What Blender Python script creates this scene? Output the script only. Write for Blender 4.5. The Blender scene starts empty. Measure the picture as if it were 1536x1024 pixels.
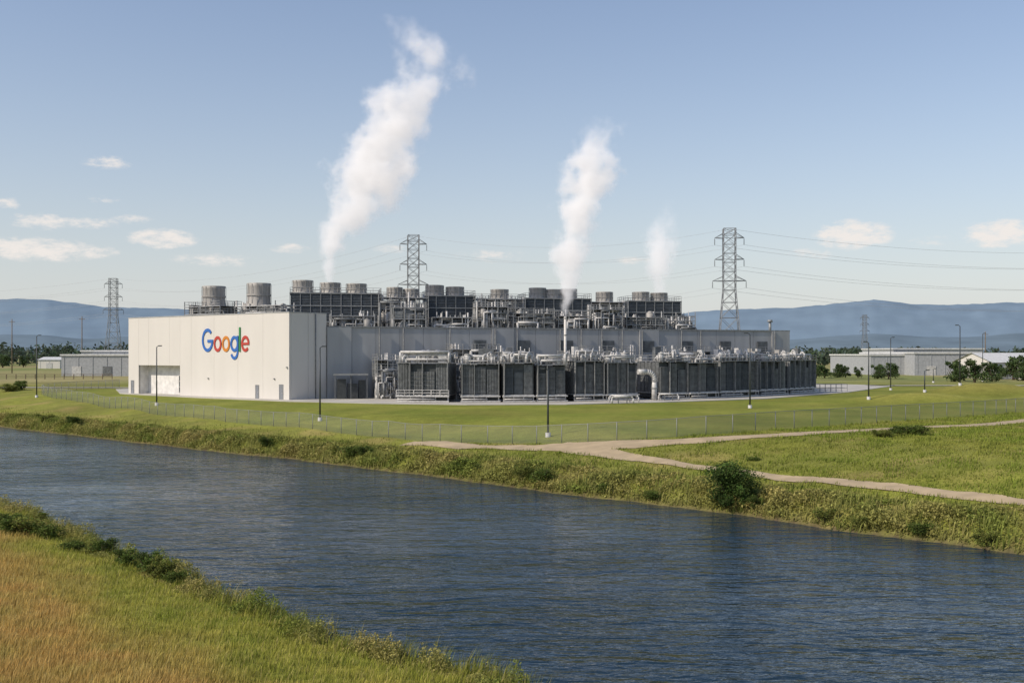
import bpy, math, random
import numpy as np
from mathutils import Vector
random.seed(7); rng=np.random.default_rng(7)
S=bpy.context.scene
COL=S.collection
F=1587.; CH=8.0          # focal length in survey units, camera height over the yard
# ------------------------------------------------------------------ terrain
UF_W=[-400,32,47,63,80,95,118,143,170,213,257,600]; UF=[92,93.5,94,95.6,94.8,95,95.4,95,92.8,91,89,86]
UN_W=[-400,20,34,38,50,60,72,89,104,120,400]; UN=[35,35.5,36.5,37.5,37,37.3,38,40,41.5,42.5,44]
def nz(x,y,sc,seed=0):
    r=np.random.default_rng(seed+11); o=0; x=np.asarray(x,float); y=np.asarray(y,float)
    for i in range(7):
        a=r.uniform(0,6.28); k=6.28/sc*r.uniform(.55,2.1); o=o+np.sin((x*math.cos(a)+y*math.sin(a))*k+r.uniform(0,6.28)+1.3*np.sin((x*math.sin(a)-y*math.cos(a))*k*.6))
    return o/7*1.6
def wigf(w): return .22*np.sin(w*.35)+.16*np.sin(w*.83+1)+.25*np.sin(w*.17+2)
def sdist(x,y):
    w=y-x; wig=wigf(w)
    return ((x+y)-np.interp(w,UF_W,UF)-wig)/1.4142, (np.interp(w,UN_W,UN)+wig*1.6-(x+y))/1.4142
def terr(x,y):
    x=np.asarray(x,float); y=np.asarray(y,float)
    s,n=sdist(x,y)
    a=np.interp(s,[-6,-1,0,.6,2,4,8,11,16,22,30],[-6,-4.6,-4.03,-3.6,-3.0,-2.5,-2.0,-1.7,-1.0,-.25,0])
    b=np.interp(n,[-6,-1,0,.6,1.5,4,8,16,28,60],[-6,-4.6,-4.03,-3.75,-3.5,-3,-2.6,-1.75,-.6,0])
    z=np.maximum(a,b)
    m=np.clip((18-s)/8,0,1)*np.clip(s/2,0,1)+np.clip(n/3,0,1)
    z=z+m*(.12*nz(x,y,12,3)+.04*nz(x,y,3,5))
    z=z+.28*nz(x,y,34,19)*np.clip((s-8)/5,0,1)*np.clip((25-s)/6,0,1)
    z=z+2.5*np.exp(-((x-88)/13)**2-((y-196)/7)**2)+1.6*np.exp(-((x-66)/12)**2-((y-172)/5)**2)+1.6*np.exp(-((x-96)/12)**2-((y-178)/5)**2)
    return z
DS=np.concatenate([np.linspace(18,260,1600),np.linspace(260.5,3000,2500)])
def G(px,py):
    X=(px-768)/F*DS; zr=CH-(py-530)/F*DS; t=terr(X,DS)
    i=int(np.argmax(zr<t)); return (X[i],DS[i],float(t[i]))
def XD(px,D): return (px-768)/F*D
def ZD(py,D): return CH-(py-530)/F*D
# ------------------------------------------------------------------ materials
def newmat(n):
    m=bpy.data.materials.new(n); m.use_nodes=True; nt=m.node_tree; return m,nt,nt.nodes['Principled BSDF']
def mat(n,c,rough=.6,metal=0,amt=.15,sc=1.2,stretch=(1,1,1),bump=0):
    m,nt,b=newmat(n); N=nt.nodes; L=nt.links
    tc=N.new('ShaderNodeTexCoord'); mp=N.new('ShaderNodeMapping'); mp.inputs['Scale'].default_value=stretch
    no=N.new('ShaderNodeTexNoise'); no.inputs['Scale'].default_value=sc; no.inputs['Detail'].default_value=6
    mr=N.new('ShaderNodeMapRange'); mr.inputs[1].default_value=.3; mr.inputs[2].default_value=.7
    mr.inputs[3].default_value=1-amt; mr.inputs[4].default_value=1+amt
    vm=N.new('ShaderNodeVectorMath'); vm.operation='SCALE'; vm.inputs[0].default_value=c
    L.new(tc.outputs['Object'],mp.inputs[0]); L.new(mp.outputs[0],no.inputs[0]); L.new(no.outputs[0],mr.inputs[0])
    L.new(mr.outputs[0],vm.inputs['Scale']); L.new(vm.outputs[0],b.inputs['Base Color'])
    b.inputs['Roughness'].default_value=rough; b.inputs['Metallic'].default_value=metal
    if bump:
        bp=N.new('ShaderNodeBump'); bp.inputs['Strength'].default_value=bump; bp.inputs['Distance'].default_value=.05
        L.new(no.outputs[0],bp.inputs['Height']); L.new(bp.outputs[0],b.inputs['Normal'])
    return m
M={}
M['white']=mat('white_cladding',(.615,.585,.54),.6,0,.03,.35,(1,1,.3))
M['wing']=mat('grey_cladding',(.35,.355,.355),.55,0,.12,.5,(1,1,.15))
M['joint']=mat('joint_sealant',(.38,.37,.35),.8)
M['recess']=mat('recess_wall',(.66,.645,.62),.6)
M['door']=mat('door_paint',(.20,.21,.23),.5)
M['glass']=mat('window_glass',(.05,.07,.09),.12,0,.1)
M['roof']=mat('roof_membrane',(.38,.38,.37),.8)
M['dark']=mat('dark_louvre',(.050,.056,.058),.6,.1,.3,2)
M['dark2']=mat('slate_louvre',(.135,.143,.145),.6,.1,.35,1.2)
M['tower']=mat('tower_louvre',(.070,.082,.092),.6,.1,.3,1.2)
M['steel']=mat('galvanised_steel',(.25,.255,.25),.55,.3,.25,2)
M['steeld']=mat('dark_steel',(.15,.157,.158),.55,.3,.35,2)
M['pale']=mat('pale_pipe_lagging',(.49,.48,.46),.6,.1,.25,2)
M['cowl']=mat('fan_cowl_cladding',(.33,.315,.29),.65,.1,.18,1,(1,1,.3))
M['conc']=mat('yard_concrete',(.43,.405,.355),.9,0,.14,.2)
M['pole']=mat('lamp_pole_paint',(.035,.042,.045),.5)
M['pylon']=mat('pylon_steel',(.18,.19,.20),.6,.3)
M['cable']=mat('cable_aluminium',(.3,.31,.32),.6)
M['path']=mat('dirt_path_gravel',(.40,.31,.19),.95,0,.18,.6,(1,1,1),.2)
M['road']=mat('road_surface',(.38,.35,.30),.95,0,.1,.2)
M['bark']=mat('bark',(.09,.065,.045),.9)
M['fpost']=mat('fence_galvanised',(.22,.225,.21),.6,.2)
M['lampglass']=mat('lamp_lens',(.5,.5,.48),.3)
M['whroof']=mat('warehouse_roof',(.55,.55,.53),.6)
M['whwall']=mat('warehouse_wall',(.33,.34,.35),.7)
M['timber']=mat('timber',(.16,.12,.08),.9)
def attr_mat(n,rough=.75,trans=.35):
    m,nt,b=newmat(n); N=nt.nodes; L=nt.links
    at=N.new('ShaderNodeAttribute'); at.attribute_name='col'
    b.inputs['Roughness'].default_value=rough; b.inputs['Specular IOR Level'].default_value=.2
    L.new(at.outputs['Color'],b.inputs['Base Color'])
    tr=N.new('ShaderNodeBsdfTranslucent'); L.new(at.outputs['Color'],tr.inputs['Color'])
    mx=N.new('ShaderNodeMixShader'); mx.inputs[0].default_value=trans
    L.new(b.outputs[0],mx.inputs[1]); L.new(tr.outputs[0],mx.inputs[2]); L.new(mx.outputs[0],N['Material Output'].inputs['Surface'])
    return m
M['leaf']=attr_mat('leaf_green'); 
m,nt,b=newmat('ground_cover'); N=nt.nodes; L=nt.links
at=N.new('ShaderNodeAttribute'); at.attribute_name='col'; tc=N.new('ShaderNodeTexCoord')
prev=at.outputs['Color']; hs=None
for sc,am,det in ((.06,.18,5),(.7,.14,6),(5.,.22,4)):
    no=N.new('ShaderNodeTexNoise'); no.inputs['Scale'].default_value=sc; no.inputs['Detail'].default_value=det
    L.new(tc.outputs['Object'],no.inputs[0])
    mr=N.new('ShaderNodeMapRange'); mr.inputs[1].default_value=.3; mr.inputs[2].default_value=.7; mr.inputs[3].default_value=1-am; mr.inputs[4].default_value=1+am
    L.new(no.outputs[0],mr.inputs[0]); vm=N.new('ShaderNodeVectorMath'); vm.operation='SCALE'
    L.new(prev,vm.inputs[0]); L.new(mr.outputs[0],vm.inputs['Scale']); prev=vm.outputs[0]; hs=no
bp=N.new('ShaderNodeBump'); bp.inputs['Strength'].default_value=.5; bp.inputs['Distance'].default_value=.12
L.new(hs.outputs[0],bp.inputs['Height']); L.new(bp.outputs[0],b.inputs['Normal'])
L.new(prev,b.inputs['Base Color']); b.inputs['Roughness'].default_value=.95; b.inputs['Specular IOR Level'].default_value=.1
M['ground']=m
# water
m,nt,b=newmat('canal_water'); N=nt.nodes; L=nt.links
b.inputs['Base Color'].default_value=(.012,.028,.043,1); b.inputs['Roughness'].default_value=.08; b.inputs['IOR'].default_value=1.35
tc=N.new('ShaderNodeTexCoord'); 
hprev=None
for sc,st,rot,wt,dt in ((.36,(.6,1.6,1),.22,1.25,2),(1.1,(.6,1.4,1),-.16,.5,3),(3.2,(.7,1.3,1),.1,.15,2)):
    mp=N.new('ShaderNodeMapping'); mp.inputs['Scale'].default_value=st; mp.inputs['Rotation'].default_value=(0,0,rot)
    no=N.new('ShaderNodeTexNoise'); no.inputs['Scale'].default_value=sc; no.inputs['Detail'].default_value=dt; no.inputs['Distortion'].default_value=.8
    L.new(tc.outputs['Object'],mp.inputs[0]); L.new(mp.outputs[0],no.inputs[0])
    mu=N.new('ShaderNodeMath'); mu.operation='MULTIPLY'; mu.inputs[1].default_value=wt; L.new(no.outputs[0],mu.inputs[0])
    if hprev is None: hprev=mu.outputs[0]
    else:
        ad=N.new('ShaderNodeMath'); L.new(hprev,ad.inputs[0]); L.new(mu.outputs[0],ad.inputs[1]); hprev=ad.outputs[0]
mp=N.new('ShaderNodeMapping'); mp.inputs['Scale'].default_value=(.7,1.4,1); no=N.new('ShaderNodeTexNoise'); no.inputs['Scale'].default_value=.055; no.inputs['Detail'].default_value=3
L.new(tc.outputs['Object'],mp.inputs[0]); L.new(mp.outputs[0],no.inputs[0])
mr=N.new('ShaderNodeMapRange'); mr.inputs[1].default_value=.35; mr.inputs[2].default_value=.65; mr.inputs[3].default_value=.42; mr.inputs[4].default_value=1.; L.new(no.outputs[0],mr.inputs[0])
bp=N.new('ShaderNodeBump'); bp.inputs['Distance'].default_value=.42; L.new(mr.outputs[0],bp.inputs['Strength'])
L.new(hprev,bp.inputs['Height']); L.new(bp.outputs[0],b.inputs['Normal'])
M['water']=m
m,nt,b=newmat('chain_link_wire'); N=nt.nodes; L=nt.links
b.inputs['Base Color'].default_value=(.23,.24,.215,1); b.inputs['Metallic'].default_value=.2
tr=N.new('ShaderNodeBsdfTransparent'); mx=N.new('ShaderNodeMixShader'); mx.inputs[0].default_value=.24
L.new(tr.outputs[0],mx.inputs[1]); L.new(b.outputs[0],mx.inputs[2]); L.new(mx.outputs[0],N['Material Output'].inputs['Surface'])
M['chain']=m
# ------------------------------------------------------------------ mesh builders
class MB:
    def __init__(s): s.V=[]; s.F=[]; s.S=[]
    def quad(s,a,b,c,d):
        k=len(s.V); s.V+=[a,b,c,d]; s.F.append((k,k+1,k+2,k+3)); s.S.append(0); return s
    def box(s,x0,x1,y0,y1,z0,z1):
        k=len(s.V); s.V+=[(x0,y0,z0),(x1,y0,z0),(x1,y1,z0),(x0,y1,z0),(x0,y0,z1),(x1,y0,z1),(x1,y1,z1),(x0,y1,z1)]
        for f in ((0,3,2,1),(4,5,6,7),(0,1,5,4),(1,2,6,5),(2,3,7,6),(3,0,4,7)): s.F.append(tuple(k+i for i in f)); s.S.append(0)
        return s
    def cyl(s,p,q,r0,r1=None,n=8,caps=True):
        if r1 is None: r1=r0
        p=Vector(p); q=Vector(q); d=(q-p).normalized(); u=d.cross(Vector((0,0,1)) if abs(d.z)<.9 else Vector((1,0,0))).normalized(); v=d.cross(u)
        k=len(s.V)
        for c,r in ((p,r0),(q,r1)):
            for i in range(n):
                a=6.28318*i/n+.3927; s.V.append(tuple(c+u*math.cos(a)*r+v*math.sin(a)*r))
        for i in range(n):
            j=(i+1)%n; s.F.append((k+i,k+j,k+n+j,k+n+i)); s.S.append(1 if n>5 else 0)
        if caps: s.F.append(tuple(k+i for i in range(n))[::-1]); s.F.append(tuple(k+n+i for i in range(n))); s.S+=[0,0]
        return s
    def beam(s,p,q,w): s.cyl(p,q,w*.7,n=4)
    def path(s,pts,r,n=6):
        for a,b in zip(pts[:-1],pts[1:]): s.cyl(a,b,r,n=n)
        return s
    def obj(s,name,parent,m,label=None):
        me=bpy.data.meshes.new(name); me.from_pydata(s.V,[],s.F); me.polygons.foreach_set('use_smooth',[bool(i) for i in s.S]); me.materials.append(M[m] if isinstance(m,str) else m); me.update()
        o=bpy.data.objects.new(name,me); COL.objects.link(o)
        if parent: o.parent=parent
        if label: o['label']=label
        return o
def thing(name,loc,rz,label,cat,group=None):
    o=bpy.data.objects.new(name,None); o.empty_display_size=.5; o.location=loc; o.rotation_euler=(0,0,rz); COL.objects.link(o)
    o['label']=label; o['category']=cat
    if group: o['group']=group
    return o
def sub(name,parent):
    o=bpy.data.objects.new(name,None); COL.objects.link(o); o.parent=parent; return o
def npmesh(name,V,Fc,m,colr=None,smooth=False):
    me=bpy.data.meshes.new(name); V=np.asarray(V,np.float32); Fc=np.asarray(Fc,np.int32); k=Fc.shape[1]
    me.vertices.add(len(V)); me.vertices.foreach_set('co',V.ravel()); me.loops.add(Fc.size); me.loops.foreach_set('vertex_index',Fc.ravel())
    me.polygons.add(len(Fc)); me.polygons.foreach_set('loop_start',np.arange(0,Fc.size,k,dtype=np.int32))
    if smooth: me.polygons.foreach_set('use_smooth',np.ones(len(Fc),bool))
    me.update(calc_edges=True)
    if colr is not None:
        a=me.color_attributes.new('col','FLOAT_COLOR','POINT'); c=np.ones((len(V),4),np.float32); c[:,:3]=colr; a.data.foreach_set('color',c.ravel())
    me.materials.append(M[m]); o=bpy.data.objects.new(name,me); COL.objects.link(o); return o
def meta(o,label,cat,kind=None,group=None):
    o['label']=label; o['category']=cat
    if kind: o['kind']=kind
    if group: o['group']=group
    return o
def inpoly(x,y,P):
    r=np.zeros(x.shape,bool); n=len(P)
    for i in range(n):
        x1,y1=P[i][:2]; x2,y2=P[(i+1)%n][:2]
        if y1==y2: continue
        c=((y1>y)!=(y2>y))&(x<(x2-x1)*(y-y1)/(y2-y1)+x1); r^=c
    return r
def resample(P,step):
    P=np.array([p[:2] for p in P],float)
    Q=np.vstack([2*P[0]-P[1],P,2*P[-1]-P[-2]])
    D=[]
    for i in range(1,len(Q)-2):
        for t in np.linspace(0,1,12,endpoint=False):
            a,b_,c,d=Q[i-1],Q[i],Q[i+1],Q[i+2]
            D.append(.5*((2*b_)+(-a+c)*t+(2*a-5*b_+4*c-d)*t*t+(-a+3*b_-3*c+d)*t**3))
    D.append(P[-1]); D=np.array(D)
    for _ in range(14): D[1:-1]=(D[:-2]+D[1:-1]*2+D[2:])/4
    L_=np.concatenate([[0],np.cumsum(np.hypot(*np.diff(D,axis=0).T))])
    n=max(2,int(L_[-1]/step)); t=np.linspace(0,L_[-1],n+1)
    return np.stack([np.interp(t,L_,D[:,0]),np.interp(t,L_,D[:,1])],1)
# ------------------------------------------------------------------ layout lines
FPX=[(75,596),(130,604),(200,614),(300,628),(400,639),(500,649),(600,658),(680,663),(735,665),(830,665),(900,663),(1000,657),(1100,650),(1200,642),(1300,635),(1400,628),(1536,618)]
FW=[G(*p) for p in FPX]
FW=[(FW[0][0]-2,FW[0][1]+42),(FW[0][0]-6,FW[0][1]+12)]+FW+[(FW[-1][0]+40,FW[-1][1]+42)]
fence=resample(FW,3.0)
lawnpoly=[tuple(p) for p in fence]+[(150,330),(-110,330)]
pathA=resample([G(*p) for p in [(610,665),(690,669),(740,670.5),(850,671),(960,665.5),(1100,657),(1250,648),(1400,640),(1536,632)]]+[(120,190)],1.2)
pathB=resample([G(*p) for p in [(835,668),(872,675),(930,685),(1010,695),(1110,707),(1250,722),(1400,739),(1560,757)]]+[(50,55)],1.0)
# ------------------------------------------------------------------ ground
def axis(lo,hi,st,LO,HI):
    a=list(np.arange(lo,hi+.01,st)); d=st
    while a[-1]<HI: d*=1.13; a.append(a[-1]+d)
    d=st
    while a[0]>LO: d*=1.13; a.insert(0,a[0]-d)
    return np.array(a)
xs=axis(-125,125,1.0,-9000,9000); ys=axis(-5,250,1.0,-500,9500)
X,Y=np.meshgrid(xs,ys); x=X.ravel(); y=Y.ravel(); z=terr(x,y)
def C(*c): return np.array(c)[None,:]
rough=C(.175,.180,.040); rough2=C(.28,.23,.075); lawnc=C(.155,.180,.028); dry=C(.40,.265,.085); br=C(.215,.225,.038); soil=C(.10,.075,.045)
def mixc(a,b_,t): return a*(1-t[:,None])+b_*t[:,None]
def drymask(x,y,n): return np.clip((n-6.0+np.clip((y-42)*.11,0,2.6)+1.6*nz(x,y,13,12)+.7*nz(x,y,4,14))/3.8,0,1)
def groundcol(x,y):
    s,n=sdist(x,y)
    t=np.clip(.5+.5*nz(x,y,22,1)+.3*nz(x,y,6,2),0,1)
    c=mixc(rough,br,t)
    c=mixc(c,rough2,np.clip(nz(x,y,14,9)*1.2-.1,0,.8))
    ln=inpoly(x,y,lawnpoly)
    lt=np.clip(.5+.6*nz(x,y,26,4)+.25*nz(x,y,7,17),0,1); cl=mixc(lawnc,C(.215,.218,.042),lt)
    hl=np.clip((terr(x,y)-.35)/1.5,0,1)*(y>150)*(y<215); cl=mixc(cl,C(.27,.245,.06),hl*.85)
    c=np.where(ln[:,None],cl,c)
    far=np.clip((y-255)/60,0,1)
    fc=mixc(C(.31,.27,.125),C(.19,.21,.07),np.clip(.5+1.1*nz(x,y*.35,140,6),0,1))
    c=mixc(c,fc,far)
    nb=n>0
    g=mixc(C(.185,.21,.030),C(.31,.29,.055),np.clip(.5+.5*nz(x,y,5,8),0,1))
    dm=drymask(x,y,n)
    g=mixc(g,mixc(dry,C(.34,.28,.08),np.clip(.7*nz(x,y,4,13)+.3,0,1)),dm)
    c=np.where(nb[:,None],g,c)
    so=np.clip(1-np.minimum(np.abs(s-.1),np.abs(n-.1))/.7,0,1); so=np.maximum(so,((s<0)&(n<0))*1.)
    return mixc(c,soil,so)
nx=len(xs); ny=len(ys); idx=np.arange(nx*ny).reshape(ny,nx)
Fq=np.stack([idx[:-1,:-1],idx[:-1,1:],idx[1:,1:],idx[1:,:-1]],-1).reshape(-1,4)
meta(npmesh('ground',np.stack([x,y,z],1),Fq,'ground',groundcol(x,y),True),'grassy plain with canal banks and mown lawn','ground','structure')
w=MB(); 
def uw(u,w_): return ((u-w_)/2,(u+w_)/2,-4.0)
w.quad(uw(28,-300),uw(108,-300),uw(108,1500),uw(28,1500))
meta(w.obj('water',None,'water'),'dark blue rippled canal water between grassy banks','canal water','structure')
def ribbon(name,P,wd,label,off=.07,jit=.5,m_='path',flare=0):
    d=np.gradient(P,axis=0); d/=np.hypot(d[:,0],d[:,1])[:,None]; nr=np.stack([-d[:,1],d[:,0]],1); V=[];Fc=[]
    k=7
    wl=wd/2*(1+jit*.12*np.sin(np.arange(len(P))*.23)+jit*.12*rng.normal(size=len(P)))
    if flare: wl=wl*(1+flare*np.exp(-(np.hypot(P[:,0]-9,P[:,1]-107)/7)**2))
    for j in range(k):
        q=P+nr*((j/(k-1)*2-1)*wl)[:,None]; V.append(np.stack([q[:,0],q[:,1],terr(q[:,0],q[:,1])+off],1))
    V=np.stack(V,1).reshape(-1,3); n_=len(P)
    for i in range(n_-1):
        for j in range(k-1): Fc.append((i*k+j,i*k+j+1,(i+1)*k+j+1,(i+1)*k+j))
    return meta(npmesh(name,V,Fc,m_,None,True),label,'path','structure')
ribbon('path',pathA,2.5,'pale dirt track running outside the chain link fence',.05,.5,'path',.9)
ribbon('path',pathB,1.9,'narrow pale dirt path crossing the rough meadow',.07,.5,'path',.9)
ribbon('road',resample([(-260,262),(-160,250),(-95,246),(-80,243)],4),5,'pale service road across the fields',.1,0,'road')
ribbon('road',resample([(88,262),(130,262),(190,250),(280,215)],4),5,'pale service road beside the yard',.1,0,'road')
yp=[G(*p)[:2] for p in [(180,590.5),(193,591.5),(300,597),(435,602.5),(560,605.5),(700,607.5),(850,607),(1000,603.5),(1150,598.3)]]
yp+= [(69,217),(95,262),(60,300),(-60,300),(-88,235)]
mb=MB(); k=len(yp); mb.V=[(p[0],p[1],.10) for p in yp]+[(p[0],p[1],-.6) for p in yp]
mb.F=[tuple(range(k))]+[(i,i+k,(i+1)%k+k,(i+1)%k) for i in range(k)]; mb.S=[0]*len(mb.F)
meta(mb.obj('pavement',None,'conc'),'pale concrete yard slab around the building','yard pavement','structure')
# ------------------------------------------------------------------ main white building
B0=(-76.7,211.6); LX=49.4; rA=math.atan2(-.6237,.7817)
ex=Vector((.7817,-.6237)); ey=Vector((.6237,.7817))
def fx(px):
    r=(px-768)/F; return (r*B0[1]-B0[0])/(ex.x-r*ex.y)
HB=14.9; DB=8.4
wb=thing('industrial_building',(B0[0],B0[1],.1),rA,'large white panelled windowless hall on the concrete yard','building')
mb=MB(); mj=MB()
hx0,hx1,hz=fx(208),fx(270),5.6
edges=[0]; step=LX/7
for i in range(1,7): edges.append(step*i)
edges+= [LX,hx0,hx1]; edges=sorted(edges)
for a,b_ in zip(edges[:-1],edges[1:]):
    if b_-a<.3: continue
    g=.015; hole=(a+b_)/2>hx0 and (a+b_)/2<hx1
    mb.box(a+g,b_-g if b_<LX-.1 else LX,0,.4,hz if hole else 0,HB)
mj.box(.1,hx0-.01,.04,.34,0,HB-.05); mj.box(hx1+.01,LX-.1,.04,.34,0,HB-.05); mj.box(hx0,hx1,.04,.34,hz+.01,HB-.05)
for a,b_ in ((.4,4.2),(4.2,DB)):
    mb.box(LX-.4,LX+.0,a+.03,b_-.03,0,HB); mb.box(0,.4,a+.03,b_-.03,0,HB)
mj.box(LX-.35,LX-.06,.4,DB,0,HB-.05)
mb.box(0.4,LX-.4,DB-.4,DB,0,HB)
mb.obj('wall',wb,'white'); mj.obj('panel_joint',wb,'joint')
mb=MB(); mb.box(.4,LX-.4,.4,DB-.4,HB-.9,HB-.6); mb.obj('roof',wb,'roof')
mb=MB(); mb.box(-.06,LX+.06,-.06,.46,HB,HB+.16); mb.box(LX-.46,LX+.06,.46,DB,HB,HB+.16); mb.box(-.06,.46,.46,DB,HB,HB+.16); mb.box(.46,LX-.46,DB-.46,DB,HB,HB+.16); mb.obj('coping',wb,'wing')
RD=2.2
mb=MB(); mb.box(hx0,hx1,RD,RD+.2,0,hz); mb.box(hx0-.15,hx0,.4,RD+.2,0,hz); mb.box(hx1,hx1+.15,.4,RD+.2,0,hz); mb.box(hx0,hx1,.4,RD,hz,hz+.15)
mb.obj('loading_recess',wb,'recess')
wi=sub('window',wb)
mb=MB(); mb.box(hx1-3.4,hx1-.5,RD-.1,RD-.04,.4,3.6); mb.obj('glass',wi,'glass')
mb=MB()
for t in (0,.97,1.93,2.9): mb.box(hx1-3.44+t,hx1-3.36+t,RD-.18,RD-.1,.3,3.7)
for t in (.3,1.4,2.5,3.62): mb.box(hx1-3.5,hx1-.4,RD-.19,RD-.11,t,t+.08)
mb.obj('frame',wi,'white')
for px,dw,dh in ((199,.9,2.5),(386,.8,2.3),(422,.9,2.5)):
    d=sub('door',wb); t=fx(px)
    mb=MB(); mb.box(t-dw/2,t+dw/2,-.05,-.01,0,dh); mb.obj('leaf_panel',d,'door')
    mb=MB(); mb.box(t-dw/2-.08,t-dw/2,-.08,0,0,dh+.08); mb.box(t+dw/2,t+dw/2+.08,-.08,0,0,dh+.08); mb.box(t-dw/2,t+dw/2,-.08,0,dh,dh+.08); mb.obj('frame',d,'steel')
    mb=MB(); mb.box(t+dw/2-.2,t+dw/2-.1,-.1,-.05,1.0,1.15); mb.obj('handle',d,'pale')
for px,zz in ((313,3.2),(412,3.4),(431,5.4)):
    t=fx(px); MB().box(t-.12,t+.12,-.25,-.0,zz,zz+.22).obj('wall_light',wb,'steel')
MB().path([(LX+.12,5.8,0),(LX+.12,5.8,HB)],.1).obj('downpipe',wb,'steel')
# sign
def ringseg(mb,cx,cz,ro,ri,a0,a1,sx,y0=-.12,y1=-.02,n=48):
    k=max(2,int(abs(a1-a0)/360*n)+1); base=len(mb.V)
    for i in range(k+1):
        a=math.radians(a0+(a1-a0)*i/k); c,s_=math.cos(a),math.sin(a)
        for r in (ro,ri):
            for yy in (y0,y1): mb.V.append(((cx+r*c)*sx,yy,cz+r*s_))
    for i in range(k):
        p=base+4*i; q=p+4
        for f in ((p,q,q+2,p+2),(p+1,p+3,q+3,q+1),(p,p+1,q+1,q),(p+2,q+2,q+3,p+3)): mb.F.append(f); mb.S.append(0)
    for p in (base,base+4*k): mb.F.append((p,p+1,p+3,p+2)); mb.S.append(0)
U=4.3; zb=8.2; sx=.79
sx0=fx(303.5)
sg=thing('wall_sign',(B0[0]+ex.x*sx0,B0[1]+ex.y*sx0,.1),rA,'large multicoloured wall lettering reading Google on white cladding','sign')
def pm(n_,c): M[n_]=mat(n_,c,.55,0,.04,1)
pm('blue_paint',(.025,.125,.42)); pm('red_paint',(.44,.045,.03)); pm('yellow_paint',(.56,.20,.02)); pm('green_paint',(.03,.21,.06))
def letter(kind,x0,m_):
    mb=MB(); t=.135*U
    if kind=='G':
        R=.5*U; ringseg(mb,x0+R,zb+R,R,R-t,44,352,sx,n=64); mb.box((x0+R)*sx,(x0+2*R-.02)*sx,-.13,-.02,zb+R-t*.75,zb+R+t*.15); wd=1.0*U
    elif kind=='o':
        R=.335*U; ringseg(mb,x0+R,zb+R,R,R-t*.93,0,360,sx); wd=2*R
    elif kind=='g':
        R=.335*U; ringseg(mb,x0+R,zb+R,R,R-t*.93,0,360,sx); mb.box((x0+2*R-t*.9)*sx,(x0+2*R+.02)*sx,-.14,-.025,zb+.0,zb+2*R)
        ringseg(mb,x0+R,zb+.01*U,R,R-t*.9,0,-155,sx,-.13,-.025); wd=2*R
    elif kind=='l':
        mb.box(x0*sx,(x0+t)*sx,-.12,-.02,zb+.02,zb+1.02*U); wd=t
    elif kind=='e':
        R=.335*U; ringseg(mb,x0+R,zb+R,R,R-t*.93,8,318,sx); mb.box((x0+t*.5)*sx,(x0+2*R-.03)*sx,-.13,-.02,zb+R-t*.35,zb+R+t*.35); wd=2*R
    mb.obj('letter',sg,m_); return x0+wd+.06*U
xx=0
for kd,c in (('G','blue_paint'),('o','red_paint'),('o','yellow_paint'),('g','blue_paint'),('l','green_paint'),('e','red_paint')): xx=letter(kd,xx,c)
# ------------------------------------------------------------------ grey wing
P0=Vector(B0)+ex*LX+ey*(DB+.05); rW=math.atan2(.359,.933); wx=Vector((.9333,.3591)); wy=Vector((-.3591,.9333)); LW=97.6; HW=12.5
wg=thing('industrial_building',(P0.x,P0.y,.1),rW,'long grey panelled plant hall carrying rooftop cooling equipment','building')
inv=lambda p:((Vector(p)-P0).dot(wx),(Vector(p)-P0).dot(wy))
mb=MB(); st=LW/22
for i in range(22): mb.box(i*st+.04,(i+1)*st-.04,0 if i%7 else -.25,.3,0,HW)
for i in range(12): mb.box(LW-.3,LW,.3+i*5+.04,.3+(i+1)*5-.04,0,HW)
mb.obj('wall',wg,'wing')
mb=MB(); mb.box(.05,LW-.33,.08,.28,0,HW-.1); mb.box(LW-.28,LW-.08,.3,60,0,HW-.1); mb.obj('panel_joint',wg,'joint')
back=[inv(Vector(B0)+ey*(DB+.05)),inv(Vector(B0)+ey*(DB+40))]
rp=[(.3,.3),(LW-.3,.3),(LW-.3,60),(back[1][0]+20,60),back[1],back[0]]
mb=MB(); k=len(rp); mb.V=[(p[0],p[1],HW-.4) for p in rp]+[(p[0],p[1],0) for p in rp]; mb.F=[tuple(range(k))]+[(i,i+k,(i+1)%k+k,(i+1)%k) for i in range(2,k)]; mb.S=[0]*len(mb.F)
mb.obj('roof',wg,'roof')
mb=MB(); mb.box(0,LW+.1,-.15,.35,HW,HW+.25); mb.box(LW-.35,LW+.1,.35,60,HW,HW+.25); mb.obj('coping',wg,'steel')
for i in range(2,22,1):
    if random.random()<.5: MB().path([(i*st+.6,-.4,0),(i*st+.6,-.4,HW)],.12).obj('downpipe',wg,'steeld')
for i in range(6,21,2):
    mb=MB(); mb.box(i*st+.8,i*st+3.3,-.32,-.26,8.2,10.4)
    for j in range(8): mb.box(i*st+.9,i*st+3.2,-.4,-.32,8.3+j*.26,8.4+j*.26)
    mb.obj('vent_louvre',wg,'dark2')
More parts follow.
